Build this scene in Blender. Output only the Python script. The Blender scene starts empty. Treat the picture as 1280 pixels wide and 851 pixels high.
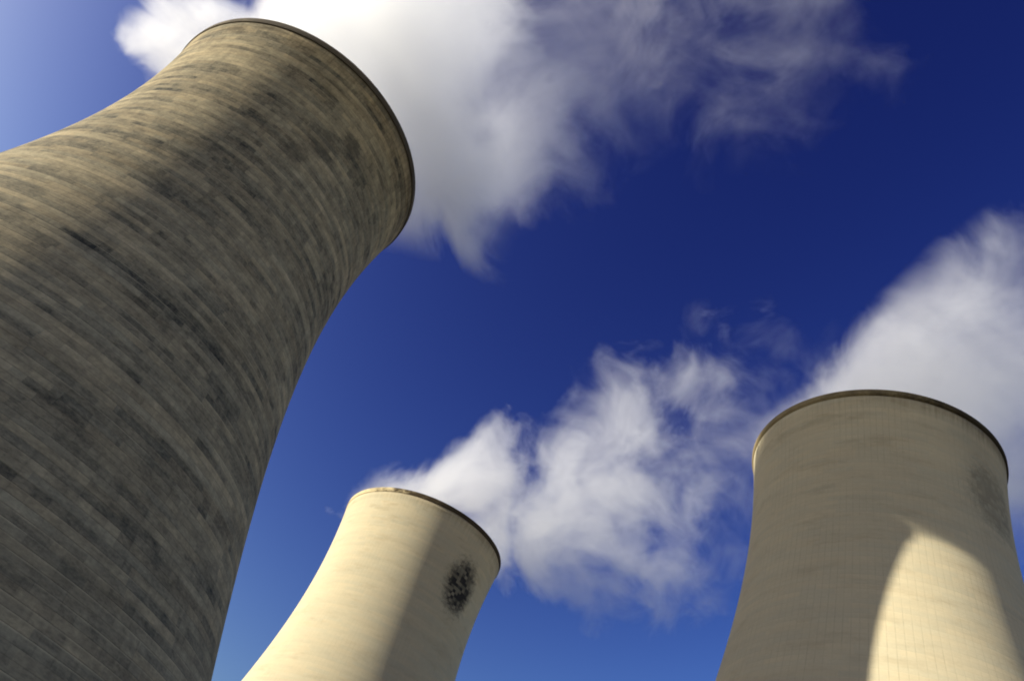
import bpy, bmesh, math, random
from math import radians, sin, cos, pi, sqrt
from mathutils import Vector, Matrix

random.seed(7)
scene = bpy.context.scene
COL = scene.collection

# ------------------------------------------------------------------ settings
EXPOSURE = 0.72
SUN_AZ, SUN_EL = radians(-98.2), radians(14.2)      # compass from +Y (camera heading), clockwise
SUN_STRENGTH = 4.6
SKY_STRENGTH = 0.1
WIND_AZ = radians(122.0)
RIM_H = 114.0
TOWERS = [  # x, y, throat radius, throat height, hyperbola constant
    (-53.572, 95.487, 23.696, 93.405, 53.496),
    (0.211, 215.879, 23.654, 90.644, 59.467),
    (78.850, 109.150, 22.464, 96.060, 59.842),
]
N_PANELS = 140
LIFT = 0.9

# ------------------------------------------------------------------ node helper
class NT:
    """Small wrapper that builds the same maths in shader and geometry node trees."""
    def __init__(self, tree):
        self.t = tree
    def new(self, typ, **kw):
        n = self.t.nodes.new(typ)
        for k, v in kw.items():
            setattr(n, k, v)
        return n
    def put(self, sock, v):
        if isinstance(v, bpy.types.NodeSocket):
            self.t.links.new(v, sock)
        elif v is not None:
            sock.default_value = v
    def m(self, op, a, b=None, c=None, clamp=False):
        n = self.new('ShaderNodeMath', operation=op, use_clamp=clamp)
        for s, v in zip(n.inputs, (a, b, c)):
            self.put(s, v)
        return n.outputs[0]
    def vm(self, op, a, b=None, scale=None):
        n = self.new('ShaderNodeVectorMath', operation=op)
        self.put(n.inputs[0], a)
        if b is not None: self.put(n.inputs[1], b)
        if scale is not None: self.put(n.inputs['Scale'], scale)
        return n.outputs['Value'] if op in ('LENGTH', 'DOT_PRODUCT', 'DISTANCE') else n.outputs['Vector']
    def sep(self, v):
        n = self.new('ShaderNodeSeparateXYZ'); self.put(n.inputs[0], v)
        return n.outputs
    def comb(self, x, y, z=0.0):
        n = self.new('ShaderNodeCombineXYZ')
        for s, v in zip(n.inputs, (x, y, z)): self.put(s, v)
        return n.outputs[0]
    def noise(self, vec, scale, detail=2.0, rough=0.5, out='Fac', dist=0.0):
        n = self.new('ShaderNodeTexNoise', noise_dimensions='3D')
        self.put(n.inputs['Vector'], vec)
        n.inputs['Scale'].default_value = scale
        n.inputs['Detail'].default_value = detail
        n.inputs['Roughness'].default_value = rough
        n.inputs['Distortion'].default_value = dist
        for o in n.outputs:
            if o.name == out or (out == 'Fac' and o.name == 'Factor'):
                return o
        return n.outputs[0]
    def white(self, vec, out='Value'):
        n = self.new('ShaderNodeTexWhiteNoise', noise_dimensions='3D')
        self.put(n.inputs['Vector'], vec)
        return n.outputs[out]
    def remap(self, v, a, b, c=0.0, d=1.0, smooth=False, clamp=True):
        n = self.new('ShaderNodeMapRange', interpolation_type='SMOOTHSTEP' if smooth else 'LINEAR')
        n.clamp = clamp
        for s, x in zip(n.inputs[:5], (v, a, b, c, d)): self.put(s, x)
        return n.outputs[0]
    def curve(self, v, pts):
        n = self.new('ShaderNodeFloatCurve')
        c = n.mapping.curves[0]
        c.points[0].location = pts[0]; c.points[-1].location = pts[-1]
        for p in pts[1:-1]: c.points.new(*p)
        n.mapping.update()
        n.inputs['Factor'].default_value = 1.0
        self.put(n.inputs['Value'], v)
        return n.outputs[0]
    def mixc(self, fac, a, b, mode='MIX'):
        n = self.new('ShaderNodeMix', data_type='RGBA', blend_type=mode)
        self.put(n.inputs[0], fac); self.put(n.inputs[6], a); self.put(n.inputs[7], b)
        return n.outputs[2]

def rgba(c): return (c[0], c[1], c[2], 1.0)

# ------------------------------------------------------------------ mesh helper
def link_bm(name, bm, mat, parent=None, smooth=True):
    me = bpy.data.meshes.new(name)
    bm.to_mesh(me); bm.free()
    if smooth:
        for p in me.polygons: p.use_smooth = True
    me.materials.append(mat)
    o = bpy.data.objects.new(name, me)
    COL.objects.link(o)
    if parent: o.parent = parent
    return o

def thing(name, label, cat, loc, group=None):
    o = bpy.data.objects.new(name, None)
    COL.objects.link(o)
    o.location = loc
    o['label'] = label; o['category'] = cat
    if group: o['group'] = group
    return o

# ------------------------------------------------------------------ concrete
def concrete(name, pale, dark, brown, contrast, stain_uv, seed, grid_amt, stain_amt, brown_top, cuts=0.0, mid=0.62, hue_amt=0.2, blocky=0.4):
    """Cast-in-lifts concrete: UV is in panels round the shell (u) and metres up (v)."""
    m = bpy.data.materials.new(name); m.use_nodes = True
    t = NT(m.node_tree); m.node_tree.nodes.clear()
    uvn = t.new('ShaderNodeUVMap'); uvn.uv_map = 'panels'
    s = t.sep(uvn.outputs[0]); u, v = s[0], s[1]
    row = t.m('FLOOR', t.m('DIVIDE', v, LIFT))
    colm = t.m('FLOOR', u)
    vf = t.m('FRACT', t.m('DIVIDE', v, LIFT))
    uf = t.m('FRACT', u)
    # per lift tone and start offset
    r_row = t.white(t.comb(row, 3.1 + seed))
    r_row2 = t.white(t.comb(row, 17.7 + seed))
    # pours: runs of panels along one lift; neighbouring lifts often share the joint
    pair = t.m('FLOOR', t.m('DIVIDE', t.m('ADD', row, 0.5), 3.0))
    r_pair = t.white(t.comb(pair, 5.3 + seed))
    run = t.m('FLOOR', t.m('ADD', t.m('DIVIDE', u, 9.0), t.m('ADD', t.m('MULTIPLY', r_pair, 7.0), t.m('MULTIPLY', r_row, 0.25))))
    r_run = t.white(t.comb(run, pair, seed))
    run2 = t.m('FLOOR', t.m('ADD', t.m('DIVIDE', u, 5.0), t.m('MULTIPLY', r_row2, 9.0)))
    r_run2 = t.white(t.comb(run2, row, seed + 2))
    r_cell = t.white(t.comb(colm, row, seed + 4))
    # weather: large patches, horizontal smears, fine grain
    pos = t.comb(t.m('MULTIPLY', u, 1.05), v, seed * 13.0)
    # u wraps round the shell; the seam is placed on the far side
    big = t.noise(t.vm('MULTIPLY', pos, (0.05, 0.09, 1)), 1.0, 4, 0.6)
    smear = t.noise(t.vm('MULTIPLY', pos, (0.13, 1.0, 1)), 1.0, 4, 0.62)
    drip = t.noise(t.vm('MULTIPLY', pos, (1.3, 0.08, 1)), 1.0, 4, 0.6)
    grain = t.noise(t.vm('MULTIPLY', pos, (2.6, 3.2, 1)), 1.0, 4, 0.7)
    fine = t.noise(t.vm('MULTIPLY', pos, (0.55, 0.9, 1)), 1.0, 5, 0.65)
    def c(x, k): return t.m('MULTIPLY', t.m('SUBTRACT', x, 0.5), k)
    tone = t.m('ADD', c(r_row, 0.26), c(r_run, 0.20))
    tone = t.m('ADD', tone, c(r_run2, 0.26))
    tone = t.m('ADD', tone, c(r_cell, 0.22 * blocky))
    tone = t.m('ADD', tone, c(smear, 0.38))
    tone = t.m('ADD', tone, c(big, 0.6))
    # repaired and damp blocks: a few panels wide, their edges step from lift to lift
    bu = t.m('DIVIDE', t.m('ADD', u, t.m('MULTIPLY', t.m('FLOOR', t.m('MULTIPLY', r_row2, 3.0)), 1.0)), 3.0)
    blkn = t.noise(t.comb(t.m('MULTIPLY', t.m('FLOOR', bu), 0.40), t.m('MULTIPLY', row, 0.22), seed * 7.0), 1.0, 3, 0.6)
    tone = t.m('SUBTRACT', tone, t.m('MULTIPLY', t.remap(blkn, 0.53, 0.61, 0, 1), 0.22 * blocky))
    tone = t.m('ADD', tone, c(fine, 0.95))
    tone = t.m('ADD', tone, c(grain, 0.85))
    tone = t.m('ADD', tone, c(drip, 0.3))
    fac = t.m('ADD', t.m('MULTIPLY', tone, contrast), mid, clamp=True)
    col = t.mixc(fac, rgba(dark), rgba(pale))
    hue = t.remap(t.m('ADD', t.m('MULTIPLY', r_run2, 0.35), t.m('MULTIPLY', t.noise(t.vm('MULTIPLY', pos, (0.09, 0.5, 1)), 1.0, 4, 0.6), 0.65)), 0.3, 0.7)
    tint = t.mixc(hue, (0.92, 0.99, 1.03, 1), (1.10, 0.98, 0.82, 1))
    col = t.mixc(hue_amt, col, t.mixc(1.0, col, tint, 'MULTIPLY'))
    # brown algae blotches
    bl = t.noise(t.vm('MULTIPLY', pos, (0.10, 0.30, 1)), 1.0, 5, 0.65)
    bmask = t.remap(bl, 0.50, 0.72, 0, 1, True)
    topm = t.remap(v, RIM_H - 16, RIM_H - 1, 0, 1)
    bmask = t.m('MULTIPLY', bmask, t.m('ADD', 0.35, t.m('MULTIPLY', topm, brown_top)), clamp=True)
    col = t.mixc(t.m('MULTIPLY', bmask, 0.8), col, rgba(brown))
    # joints: lift line with a shutter lip, panel ribs
    jh = t.m('MULTIPLY', t.remap(vf, 0.0, 0.13, 1, 0, True), t.remap(t.m('ADD', t.m('MULTIPLY', fine, 0.6), t.m('MULTIPLY', smear, 0.4)), 0.38, 0.6, 0.1, 1.0))
    ju = t.m('ABSOLUTE', t.m('SUBTRACT', uf, 0.5))
    jv = t.remap(ju, 0.40, 0.5, 0, 1, True)
    jl = t.m('MAXIMUM', t.m('MULTIPLY', jh, grid_amt[0]), t.m('MULTIPLY', t.m('MULTIPLY', jv, grid_amt[1]), t.m('MULTIPLY', t.remap(fine, 0.35, 0.65, 0.2, 1.0), t.remap(t.noise(t.vm('MULTIPLY', pos, (0.11, 0.07, 1)), 1.0, 3, 0.6), 0.38, 0.62, 0.1, 1.6))))
    col = t.mixc(jl, col, rgba([x * 0.45 for x in dark]))
    # lift edges catching light: highlight painted as pale lines on some lifts
    pale_l = t.m('MULTIPLY', t.m('GREATER_THAN', r_row2, 0.62), t.remap(vf, 0.80, 1.0, 0, 1, True))
    pale_l = t.m('MULTIPLY', pale_l, t.remap(smear, 0.40, 0.62, 0, 1))
    col = t.mixc(t.m('MULTIPLY', pale_l, 0.55 * blocky), col, rgba([min(1, x * 1.15) for x in pale]))
    # open construction joints: dark short upright cuts, one panel edge wide, a few lifts tall
    blk = t.white(t.comb(colm, pair, seed + 9))
    cut = t.m('MULTIPLY', t.m('GREATER_THAN', blk, 0.993), t.m('LESS_THAN', uf, 0.35))
    col = t.mixc(t.m('MULTIPLY', cut, cuts), col, rgba([x * 0.25 for x in dark]))
    # vent patch: soot on the grid of panels
    for (su, sv, ru, rv, amt) in stain_uv:
        wob = t.m('ADD', c(fine, 0.7), c(grain, 0.5))
        du = t.m('DIVIDE', t.m('SUBTRACT', u, su), ru)
        dv = t.m('DIVIDE', t.m('SUBTRACT', v, sv), rv)
        d = t.m('ADD', t.m('SQRT', t.m('ADD', t.m('MULTIPLY', du, du), t.m('MULTIPLY', dv, dv))), wob)
        mk = t.remap(d, 0.45, 1.0, 1, 0, True)
        speck = t.white(t.comb(t.m('FLOOR', t.m('MULTIPLY', u, 1.0)), t.m('FLOOR', t.m('DIVIDE', v, LIFT)), seed + 35))
        mk = t.m('MULTIPLY', mk, t.remap(speck, 0.0, 0.6, 0.55, 1.0))
        mk = t.m('MULTIPLY', mk, amt, clamp=True)
        col = t.mixc(mk, col, (0.035, 0.032, 0.028, 1))
    # dirt washed down from the rim
    dist = t.m('ADD', t.m('SUBTRACT', RIM_H, v), c(drip, 5.0))
    lee = t.m('COSINE', t.m('MULTIPLY', t.m('SUBTRACT', u, panel_u(122)), 2 * pi / N_PANELS))
    wash = t.m('MULTIPLY', t.remap(dist, 0.0, 4.5, 1, 0, True), t.remap(lee, -0.6, 0.7, 0.25, 1.3))
    col = t.mixc(t.m('MULTIPLY', wash, stain_amt, clamp=True), col, rgba([x * 0.8 for x in brown]))
    # relief
    h = t.m('ADD', t.m('MULTIPLY', jh, -0.6), t.m('MULTIPLY', jv, -0.6 * grid_amt[1]))
    h = t.m('ADD', h, t.m('MULTIPLY', grain, 0.35))
    h = t.m('ADD', h, t.m('MULTIPLY', r_row, 0.35))
    h = t.m('ADD', h, t.m('MULTIPLY', smear, 0.5))
    b = t.new('ShaderNodeBump'); b.inputs['Strength'].default_value = 0.5; b.inputs['Distance'].default_value = 0.07
    t.put(b.inputs['Height'], h)
    p = t.new('ShaderNodeBsdfPrincipled')
    t.put(p.inputs['Base Color'], col)
    p.inputs['Roughness'].default_value = 0.92
    p.inputs['Diffuse Roughness'].default_value = 0.3
    p.inputs['Specular IOR Level'].default_value = 0.2
    t.put(p.inputs['Normal'], b.outputs[0])
    o = t.new('ShaderNodeOutputMaterial'); t.put(o.inputs['Surface'], p.outputs[0])
    return m

def panel_u(az):        # compass azimuth (deg) of a normal -> u in panels; seam at az 0
    return (az % 360.0) / 360.0 * N_PANELS

MAT = {}
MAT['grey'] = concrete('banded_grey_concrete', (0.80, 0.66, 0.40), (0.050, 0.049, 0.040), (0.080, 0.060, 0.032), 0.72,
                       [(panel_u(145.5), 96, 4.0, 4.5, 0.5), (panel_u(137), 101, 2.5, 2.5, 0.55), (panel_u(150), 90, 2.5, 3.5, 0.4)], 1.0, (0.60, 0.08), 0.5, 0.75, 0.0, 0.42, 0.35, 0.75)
MAT['cream_a'] = concrete('pale_cream_concrete', (0.64, 0.56, 0.375), (0.48, 0.42, 0.285), (0.33, 0.25, 0.14), 0.6,
                          [(panel_u(141.5), 96.2, 6.8, 10.0, 1.0)], 2.0, (0.10, 0.13), 0.55, 0.25)
MAT['cream_b'] = concrete('pale_buff_concrete', (0.64, 0.56, 0.375), (0.48, 0.42, 0.285), (0.30, 0.23, 0.13), 0.6,
                          [(panel_u(159), 98.0, 8.0, 9.0, 0.42)], 3.0, (0.10, 0.24), 0.8, 0.25)

def plain(name, a, b, scale, rough=0.9, bump=0.0):
    m = bpy.data.materials.new(name); m.use_nodes = True
    t = NT(m.node_tree); m.node_tree.nodes.clear()
    tc = t.new('ShaderNodeTexCoord').outputs['Object']
    n1 = t.noise(tc, scale, 6, 0.65); n2 = t.noise(tc, scale * 9, 4, 0.6)
    f = t.remap(t.m('ADD', t.m('MULTIPLY', n1, 0.65), t.m('MULTIPLY', n2, 0.35)), 0.35, 0.65)
    col = t.mixc(f, rgba(a), rgba(b))
    p = t.new('ShaderNodeBsdfPrincipled'); t.put(p.inputs['Base Color'], col)
    p.inputs['Roughness'].default_value = rough
    p.inputs['Specular IOR Level'].default_value = 0.25
    if bump:
        bn = t.new('ShaderNodeBump'); bn.inputs['Strength'].default_value = 0.5; bn.inputs['Distance'].default_value = bump
        t.put(bn.inputs['Height'], n2); t.put(p.inputs['Normal'], bn.outputs[0])
    o = t.new('ShaderNodeOutputMaterial'); t.put(o.inputs['Surface'], p.outputs[0])
    return m

def rim_concrete(name, clean, soot, spread):
    """Rim concrete: the steam blackens the lee side; streaky noise breaks up the change."""
    m = bpy.data.materials.new(name); m.use_nodes = True
    t = NT(m.node_tree); m.node_tree.nodes.clear()
    tc = t.new('ShaderNodeTexCoord').outputs['Object']
    s = t.sep(tc)
    lee = t.m('DIVIDE', t.m('ADD', t.m('MULTIPLY', s[0], sin(WIND_AZ)), t.m('MULTIPLY', s[1], cos(WIND_AZ))), 25.0)
    n1 = t.noise(tc, 0.3, 5, 0.65); n2 = t.noise(tc, 2.5, 4, 0.6)
    f = t.m('ADD', lee, t.m('ADD', t.m('MULTIPLY', t.m('SUBTRACT', n1, 0.5), 2.2), t.m('MULTIPLY', t.m('SUBTRACT', n2, 0.5), 1.0)))
    f = t.remap(f, spread[0], spread[1], 0, 1, True)
    col = t.mixc(f, rgba(clean), rgba(soot))
    p = t.new('ShaderNodeBsdfPrincipled'); t.put(p.inputs['Base Color'], col)
    p.inputs['Roughness'].default_value = 0.95; p.inputs['Specular IOR Level'].default_value = 0.2
    bn = t.new('ShaderNodeBump'); bn.inputs['Strength'].default_value = 0.5; bn.inputs['Distance'].default_value = 0.03
    t.put(bn.inputs['Height'], n2); t.put(p.inputs['Normal'], bn.outputs[0])
    o = t.new('ShaderNodeOutputMaterial'); t.put(o.inputs['Surface'], p.outputs[0])
    return m
MAT['rim_grey'] = rim_concrete('weathered_rim_concrete', (0.26, 0.22, 0.15), (0.085, 0.07, 0.05), (-0.9, 0.4))
MAT['rim_cream'] = rim_concrete('sooty_cream_rim_concrete', (0.52, 0.43, 0.25), (0.05, 0.035, 0.018), (-0.35, 0.35))
MAT['rim_brown'] = rim_concrete('sooty_brown_rim_concrete', (0.27, 0.21, 0.11), (0.045, 0.033, 0.016), (-0.8, 0.7))
MAT['strut'] = plain('strut_concrete', (0.22, 0.20, 0.17), (0.34, 0.31, 0.26), 0.4)
MAT['basin'] = plain('basin_concrete', (0.16, 0.15, 0.13), (0.26, 0.24, 0.20), 0.3)

# ------------------------------------------------------------------ cooling tower
SHELL_Z0 = 9.0
def hyp(z, a, zt, c): return a * sqrt(1.0 + ((z - zt) / c) ** 2)

def ring_surface(bm, profile, seg, uvl, flip=False):
    """profile: list of (r, z, v); revolves it with UVs in panels / metres, seam at az 0."""
    rows = []
    for (r, z, v) in profile:
        rows.append([bm.verts.new((r * sin(2 * pi * k / seg), r * cos(2 * pi * k / seg), z)) for k in range(seg)])
    for i in range(len(profile) - 1):
        for k in range(seg):
            k2 = (k + 1) % seg
            vs = [rows[i][k], rows[i][k2], rows[i + 1][k2], rows[i + 1][k]]
            uv = [(k, i), (k + 1, i), (k + 1, i + 1), (k, i + 1)]
            if not flip: vs.reverse(); uv.reverse()
            fa = bm.faces.new(vs)
            for lp, (kk, ii) in zip(fa.loops, uv):
                lp[uvl].uv = (kk / seg * N_PANELS, profile[ii][2])

def make_tower(spec, label, mat, rim_mat, lip):
    x, y, a, zt, c = spec
    root = thing('cooling_tower', label, 'cooling tower', (x, y, 0))
    seg = 280
    # shell: outer skin, underside, inner skin
    bm = bmesh.new(); uvl = bm.loops.layers.uv.new('panels')
    zs = [SHELL_Z0 + (RIM_H - 1.3 - SHELL_Z0) * i / 96.0 for i in range(97)]
    prof = [(hyp(z, a, zt, c), z, z) for z in zs]
    ring_surface(bm, prof, seg, uvl)
    inner = [(hyp(z, a, zt, c) - (0.35 + 0.5 * max(0, (30 - z) / 21.0)), z, z) for z in zs[::-1]]
    ring_surface(bm, [prof[-1]] + inner + [prof[0]], seg, uvl)
    bmesh.ops.remove_doubles(bm, verts=bm.verts, dist=0.001)
    bmesh.ops.recalc_face_normals(bm, faces=bm.faces)
    link_bm('shell', bm, mat, root)
    # rim: stiffening ring that stands out from the shell
    rr = hyp(RIM_H, a, zt, c)
    bm = bmesh.new(); uvl = bm.loops.layers.uv.new('panels')
    z0 = RIM_H - 1.3
    p = [(rr - 0.45, z0 + .004), (rr - 0.02, z0 + 0.004), (rr + lip * 0.9, z0 + 0.35), (rr + lip, RIM_H - 0.12), (rr + lip * 0.8, RIM_H), (rr - 0.9, RIM_H), (rr - 0.95, RIM_H - 0.2), (rr - 0.45, z0 + .004)]
    ring_surface(bm, [(r, z, z) for r, z in p], seg, uvl)
    bmesh.ops.remove_doubles(bm, verts=bm.verts, dist=0.001)
    bmesh.ops.recalc_face_normals(bm, faces=bm.faces)
    link_bm('rim', bm, rim_mat, root, smooth=False)
    # lattice of raking struts round the air inlet
    bm = bmesh.new()
    rb = hyp(SHELL_Z0, a, zt, c) - 0.45
    rg = hyp(0, a, zt, c)
    n = 44
    for k in range(n):
        for sg in (-1, 1):
            a0 = 2 * pi * (k + 0.5) / n; a1 = a0 + sg * pi / n * 0.96
            p0 = Vector((rg * sin(a0), rg * cos(a0), -0.05)); p1 = Vector((rb * sin(a1), rb * cos(a1), SHELL_Z0 + 0.05))
            d = (p1 - p0); L = d.length
            mat4 = Matrix.Translation((p0 + p1) / 2) @ d.to_track_quat('Z', 'Y').to_matrix().to_4x4()
            bmesh.ops.create_cone(bm, cap_ends=True, segments=10, radius1=0.42, radius2=0.42, depth=L, matrix=mat4)
    link_bm('strut_lattice', bm, MAT['strut'], root)
    # pond wall
    bm = bmesh.new(); uvl = bm.loops.layers.uv.new('panels')
    ring_surface(bm, [(rg + 1.6, -0.1, 0), (rg + 1.6, 1.1, 1), (rg + 1.2, 1.1, 1.2), (rg + 1.2, -0.1, 2)], 140, uvl)
    bmesh.ops.recalc_face_normals(bm, faces=bm.faces)
    link_bm('pond_wall', bm, MAT['basin'], root, smooth=False)
    return root

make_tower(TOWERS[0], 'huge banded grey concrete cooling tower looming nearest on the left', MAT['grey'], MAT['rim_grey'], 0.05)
make_tower(TOWERS[1], 'distant small cream cooling tower with dark oval soot spot below rim', MAT['cream_a'], MAT['rim_cream'], 0.03)
make_tower(TOWERS[2], 'pale buff cooling tower on the right with bright sunlit patch beside broad shadow', MAT['cream_b'], MAT['rim_brown'], 0.25)

# ------------------------------------------------------------------ ground
def ground():
    m = bpy.data.materials.new('grass_and_gravel'); m.use_nodes = True
    t = NT(m.node_tree); m.node_tree.nodes.clear()
    tc = t.new('ShaderNodeTexCoord').outputs['Object']
    n1 = t.noise(tc, 0.02, 6, 0.6); n2 = t.noise(tc, 1.5, 6, 0.7); n3 = t.noise(tc, 0.005, 3, 0.5)
    g = t.mixc(n2, (0.035, 0.05, 0.018, 1), (0.09, 0.10, 0.04, 1))
    g = t.mixc(t.remap(n1, 0.42, 0.52, 0, 1, True), g, (0.28, 0.225, 0.14, 1))
    g = t.mixc(t.remap(n3, 0.5, 0.6, 0, .7, True), g, (0.10, 0.09, 0.06, 1))
    p = t.new('ShaderNodeBsdfPrincipled'); t.put(p.inputs['Base Color'], g); p.inputs['Roughness'].default_value = 1.0
    bn = t.new('ShaderNodeBump'); bn.inputs['Distance'].default_value = 0.08; t.put(bn.inputs['Height'], n2); t.put(p.inputs['Normal'], bn.outputs[0])
    o = t.new('ShaderNodeOutputMaterial'); t.put(o.inputs['Surface'], p.outputs[0])
    bm = bmesh.new()
    bmesh.ops.create_circle(bm, cap_ends=True, segments=96, radius=9000)
    go = link_bm('ground', bm, m, smooth=False); go['kind'] = 'structure'
    # service road past the camera, with kerbs
    ra = plain('asphalt', (0.04, 0.04, 0.042), (0.065, 0.063, 0.06), 0.8, 0.9, 0.01)
    bm = bmesh.new()
    vs = [bm.verts.new(v) for v in ((-400, -6, .004), (400, -6, .004), (400, 5, .004), (-400, 5, .004))]; bm.faces.new(vs)
    ro = link_bm('road', bm, ra, smooth=False); ro['kind'] = 'structure'
    for yy in (-6.15, 5.0):
        bm = bmesh.new()
        bmesh.ops.create_cube(bm, size=1.0, matrix=Matrix.Translation((0, yy + .075, .06)) @ Matrix.Diagonal((800, .15, .13, 1)))
        ko = link_bm('kerb', bm, MAT['basin'], smooth=False); ko['kind'] = 'structure'
ground()

# ------------------------------------------------------------------ steam plumes
X0, X1 = -46.0, 150.0        # extent along the wind from the tower axis
ZS = 90.0                     # scale of the height curve
RS = 60.0                     # scale of the radius curve

def plume_field(t, P, sp):
    """Density of a plume at local position P (x = downwind, z = above the rim). Returns unclamped field and downwind factor."""
    off = t.vm('ADD', P, (sp['seed'] * 37.0, sp['seed'] * 11.0, sp['seed'] * 5.0))
    x0 = t.sep(P)[0]
    w = t.noise(off, 1 / 34.0, 1.0, 0.5, 'Color')
    amp = t.remap(x0, -25, 60, sp['amp0'], sp['amp1'])
    P2 = t.vm('ADD', P, t.vm('SCALE', t.vm('SUBTRACT', w, (0.5, 0.5, 0.5)), scale=amp))
    s = t.sep(P2)
    k = t.m('DIVIDE', t.m('SUBTRACT', s[0], X0), X1 - X0, clamp=True)
    def fx(pts, scale):
        return [((px - X0) / (X1 - X0), v / scale) for px, v in pts]
    zc = t.m('MULTIPLY', t.curve(k, fx(sp['z'], ZS)), ZS)
    r = t.m('MULTIPLY', t.curve(k, fx(sp['r'], RS)), RS)
    thr = t.m('SUBTRACT', t.m('MULTIPLY', t.curve(k, fx([(a, b + 0.4) for a, b in sp['thr']], 2.0)), 2.0), 0.4)
    dy = t.m('SUBTRACT', s[1], t.m('SUBTRACT', t.m('MULTIPLY', t.curve(k, fx([(a, b + 40.0) for a, b in sp['y']], 80.0)), 80.0), 40.0))
    dz = t.m('MULTIPLY', t.m('SUBTRACT', s[2], zc), sp['zsq'])
    q = t.m('DIVIDE', t.m('SQRT', t.m('ADD', t.m('MULTIPLY', dy, dy), t.m('MULTIPLY', dz, dz))), r)
    body = t.m('SUBTRACT', 1.0, t.m('MULTIPLY', q, q))
    fb = t.noise(t.vm('ADD', off, t.vm('SCALE', w, scale=sp['warp'])), 1 / sp['scale'], sp['detail'], sp['rough'], dist=sp['dist'])
    fbm = t.m('MULTIPLY', t.m('SUBTRACT', fb, 0.5), sp['nz'])
    d = t.m('ADD', t.m('MINIMUM', body, 0.8), fbm)
    d = t.m('SUBTRACT', d, thr)
    # never thick outside the envelope
    d = t.m('MINIMUM', d, t.m('MULTIPLY', t.m('ADD', body, 0.35), 1.2))
    zloc, yloc = t.sep(P)[2], t.sep(P)[1]
    rho = t.vm('LENGTH', t.vm('MULTIPLY', P, (1, 1, 0)))
    out = t.m('MULTIPLY', t.remap(x0, 45, 80, 1, 0), t.remap(rho, 23.0, 25.0, 0, 1))
    d = t.m('SUBTRACT', d, t.m('MULTIPLY', out, t.remap(t.m('SUBTRACT', zloc, t.remap(x0, 23, 33, 0.0, sp['sag'])), 1.5, -0.5, 0, 2.0)))
    return d, k, fx

def steam_material(sp):
    m = bpy.data.materials.new('steam'); m.use_nodes = True
    t = NT(m.node_tree); m.node_tree.nodes.clear()
    P = t.new('ShaderNodeTexCoord').outputs['Object']
    d, k, fx = plume_field(t, P, sp)
    dens = t.m('MULTIPLY', t.m('POWER', t.m('MULTIPLY', d, sp['gain'], clamp=True), 1.3), t.m('MULTIPLY', t.curve(k, fx(sp['dens'], 1.0)), sp['dmax']))
    v = t.new('ShaderNodeVolumePrincipled')
    v.inputs['Color'].default_value = (0.997, 0.998, 1.0, 1)
    v.inputs['Anisotropy'].default_value = 0.35
    t.put(v.inputs['Density'], dens)
    o = t.new('ShaderNodeOutputMaterial'); t.put(o.inputs['Volume'], v.outputs[0])
    m.cycles.volume_step_rate = 1.0
    return m

def make_plume(i, sp, label):
    x, y = TOWERS[i][:2]
    # hull: the surface where the same field fades out
    ng = bpy.data.node_groups.new('plume_hull', 'GeometryNodeTree')
    ng.interface.new_socket('Geometry', in_out='INPUT', socket_type='NodeSocketGeometry')
    ng.interface.new_socket('Geometry', in_out='OUTPUT', socket_type='NodeSocketGeometry')
    t = NT(ng)
    P = t.new('GeometryNodeInputPosition').outputs[0]
    d, k, fx = plume_field(t, P, sp)
    vc = t.new('GeometryNodeVolumeCube')
    t.put(vc.inputs['Density'], t.m('MAXIMUM', t.m('ADD', d, 0.06), 0.0))
    lo, hi = Vector((X0, -62, -16)), Vector((sp['xmax'], 62, 100))
    vc.inputs['Min'].default_value = lo; vc.inputs['Max'].default_value = hi
    vox = 1.7
    for ax, nm in enumerate(('Resolution X', 'Resolution Y', 'Resolution Z')):
        vc.inputs[nm].default_value = int((hi - lo)[ax] / vox)
    vm = t.new('GeometryNodeVolumeToMesh'); t.put(vm.inputs['Volume'], vc.outputs[0])
    vm.inputs['Threshold'].default_value = 0.03
    go = t.new('NodeGroupOutput'); t.put(go.inputs[0], vm.outputs[0])
    tmp = bpy.data.objects.new('tmp', bpy.data.meshes.new('tmp')); COL.objects.link(tmp)
    md = tmp.modifiers.new('g', 'NODES'); md.node_group = ng
    dg = bpy.context.evaluated_depsgraph_get(); dg.update()
    me = bpy.data.meshes.new_from_object(tmp.evaluated_get(dg), depsgraph=dg)
    bpy.data.objects.remove(tmp); bpy.data.node_groups.remove(ng)
    # drop crumbs too small to carry any steam
    bm = bmesh.new(); bm.from_mesh(me)
    seen = set(); kill = []
    for v0 in bm.verts:
        if v0 in seen: continue
        comp = [v0]; seen.add(v0); st = [v0]
        while st:
            for e in st.pop().link_edges:
                for w in e.verts:
                    if w not in seen: seen.add(w); comp.append(w); st.append(w)
        if len(comp) < 120: kill += comp
    if kill: bmesh.ops.delete(bm, geom=list(set(kill)), context='VERTS')
    bm.to_mesh(me); bm.free()
    me.name = 'steam_plume'; me.materials.clear(); me.materials.append(steam_material(sp))
    o = bpy.data.objects.new('steam_plume', me); COL.objects.link(o)
    o.location = (x, y, RIM_H)
    wx, wy = sin(WIND_AZ), cos(WIND_AZ)
    o.rotation_euler = (0, 0, math.atan2(wy, wx))
    o['label'] = label; o['category'] = 'steam plume'
    print('plume', i, len(me.vertices))
    return o

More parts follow.
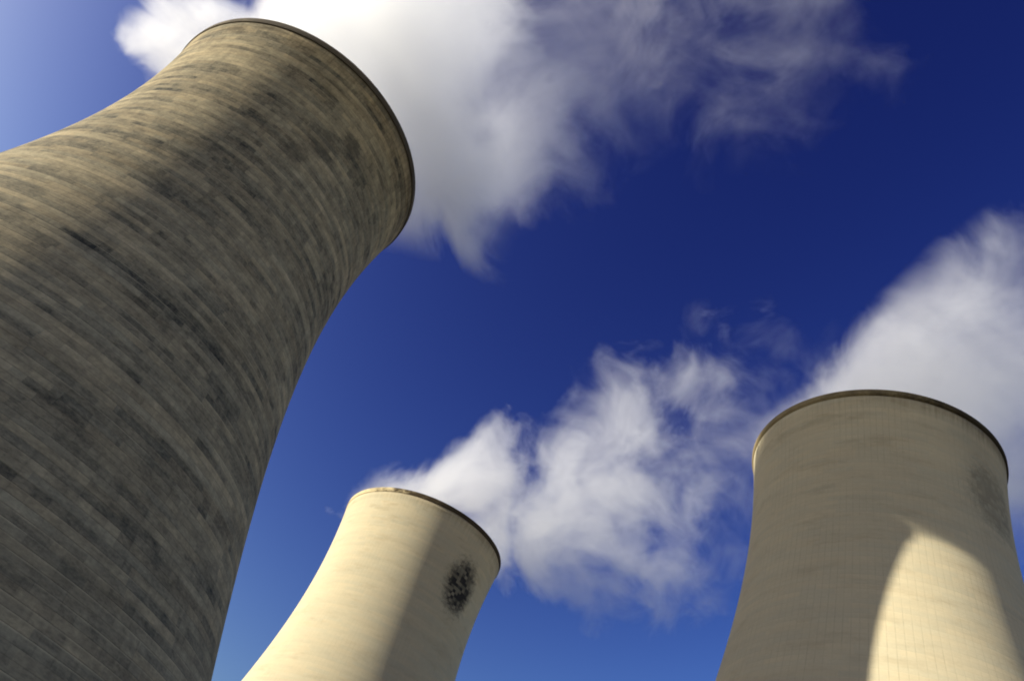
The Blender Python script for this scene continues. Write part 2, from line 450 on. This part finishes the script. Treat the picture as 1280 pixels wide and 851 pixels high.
BASE = dict(sag=-6.0, dist=0.5, warp=20.0, amp0=8, amp1=26, y=[(-46, 0), (150, 0)], zsq=1.0, nz=4.0, detail=8.0, rough=0.66, scale=16.0, gain=1.7, dmax=0.24, xmax=140)
P1 = dict(BASE, seed=1.0, xmax=124, dmax=0.15, nz=4.3, sag=-5.0,
          y=[(-46, -24), (-30, -20), (-15, -9), (0, -3), (30, -4), (80, -9), (150, -18)],
          z=[(-46, 13), (-34, 14), (-20, 11), (0, 6), (30, 12), (60, 28), (100, 38), (150, 45)],
          r=[(-46, 1), (-36, 8), (-26, 14), (-15, 18), (0, 21), (25, 29), (60, 41), (100, 48), (150, 40)],
          thr=[(-46, .9), (-34, .3), (-22, -.05), (0, -.25), (28, -.3), (41, .35), (60, .58), (80, .64), (104, .84), (122, 1.6), (150, 1.9)],
          dens=[(-46, .5), (-20, .8), (0, 1), (26, .85), (36, .26), (48, .12), (80, .085), (100, .075), (150, .05)])
P2 = dict(BASE, seed=2.0, xmax=140, scale=21.0, nz=4.5,
          z=[(-46, 7), (-34, 7), (-20, 5), (0, 7), (30, 16), (60, 28), (100, 44), (150, 60)],
          r=[(-46, 2), (-34, 6), (-22, 16), (0, 22), (30, 36), (60, 50), (100, 56), (150, 50)],
          thr=[(-46, .8), (-25, .4), (10, .28), (30, .46), (60, .50), (78, .66), (95, .86), (125, 1.15), (150, 1.4)],
          dens=[(-46, .15), (-20, .25), (0, .38), (20, .30), (45, .18), (70, .15), (95, .06), (150, .03)])
P3 = dict(BASE, seed=3.0, xmax=95, nz=4.6, scale=21.0, dmax=0.17, gain=1.3,
          z=[(-46, 6), (-20, 9), (0, 12), (30, 26), (60, 38), (100, 46), (150, 50)],
          r=[(-46, 1), (-22, 8), (0, 25), (30, 39), (60, 48), (100, 48), (150, 40)],
          thr=[(-46, 1.5), (-25, .3), (10, -.15), (30, .25), (60, .45), (90, .65), (110, 1.0), (150, 1.5)],
          dens=[(-46, .2), (-20, .3), (0, .45), (20, .32), (45, .13), (80, .06), (150, .05)])
make_plume(0, P1, 'dense white steam pouring from the huge banded tower and thinning into wisps')
make_plume(1, P2, 'ragged white steam puff trailing from the distant small cream tower')
make_plume(2, P3, 'white steam rising behind the rim of the buff tower on the right')

# ------------------------------------------------------------------ sky and sun
w = bpy.data.worlds.new('World'); scene.world = w; w.use_nodes = True
t = NT(w.node_tree); w.node_tree.nodes.clear()
sky = t.new('ShaderNodeTexSky'); sky.sky_type = 'NISHITA'; sky.sun_disc = False
sky.sun_elevation = SUN_EL; sky.sun_rotation = SUN_AZ
sky.altitude = 100; sky.air_density = 1.0; sky.dust_density = 4.0; sky.ozone_density = 1.0
# polarised, deep film response of the sky: each channel of the Nishita sky gets its own gamma
sc3 = t.new('ShaderNodeSeparateColor'); t.put(sc3.inputs[0], sky.outputs[0])
cc3 = t.new('ShaderNodeCombineColor')
for i, (g, k, top) in enumerate(((2.8, 29.0, 2.45), (2.95, 28.5, 2.68), (2.09, 8.74, 2.95))):
    raw = t.m('MULTIPLY', t.m('MINIMUM', sc3.outputs[i], top), 0.1)
    t.put(cc3.inputs[i], t.m('MULTIPLY', t.m('POWER', raw, g), k / 2 ** EXPOSURE / SKY_STRENGTH))
bg = t.new('ShaderNodeBackground'); bg.inputs['Strength'].default_value = SKY_STRENGTH
t.put(bg.inputs['Color'], cc3.outputs[0])
wo = t.new('ShaderNodeOutputWorld'); t.put(wo.inputs['Surface'], bg.outputs[0])

sd = bpy.data.lights.new('sun', 'SUN'); sd.energy = SUN_STRENGTH; sd.angle = radians(0.53); sd.color = (1.0, 0.94, 0.80)
so = bpy.data.objects.new('sun', sd); COL.objects.link(so)
sv = Vector((sin(SUN_AZ) * cos(SUN_EL), cos(SUN_AZ) * cos(SUN_EL), sin(SUN_EL)))
so.rotation_euler = sv.to_track_quat('Z', 'Y').to_euler(); so.location = sv * 300 + Vector((0, 0, 50))

# ------------------------------------------------------------------ camera
PITCH, ROLL = 0.760104483, 0.425598717
cd = bpy.data.cameras.new('camera'); co = bpy.data.objects.new('camera', cd); COL.objects.link(co)
cd.sensor_fit = 'HORIZONTAL'; cd.sensor_width = 36.0; cd.lens = 36.0 * 947.162 / 1280.0
cd.clip_start = 0.1; cd.clip_end = 20000
fwd = Vector((0, cos(PITCH), sin(PITCH))); up = Vector((0, -sin(PITCH), cos(PITCH))); rt = Vector((1, 0, 0))
cr = rt * cos(ROLL) + up * sin(ROLL); cu = -rt * sin(ROLL) + up * cos(ROLL)
co.matrix_world = Matrix((( cr.x, cu.x, -fwd.x, 0), (cr.y, cu.y, -fwd.y, 0), (cr.z, cu.z, -fwd.z, 1.7), (0, 0, 0, 1)))
scene.camera = co

# ------------------------------------------------------------------ render
scene.render.engine = 'CYCLES'
cy = scene.cycles
cy.use_denoising = True
try: cy.denoiser = 'OPENIMAGEDENOISE'
except Exception: pass
cy.use_adaptive_sampling = True; cy.adaptive_threshold = 0.02
cy.max_bounces = 16; cy.diffuse_bounces = 3; cy.glossy_bounces = 1; cy.transmission_bounces = 1
cy.volume_bounces = 14; cy.transparent_max_bounces = 8
cy.volume_step_rate = 0.18; cy.volume_max_steps = 512
cy.filter_width = 1.9
vs = scene.view_settings
vs.view_transform = 'Standard'; vs.look = 'None'; vs.exposure = EXPOSURE; vs.gamma = 1.0; vs.use_curve_mapping = False
scene.display_settings.display_device = 'sRGB'
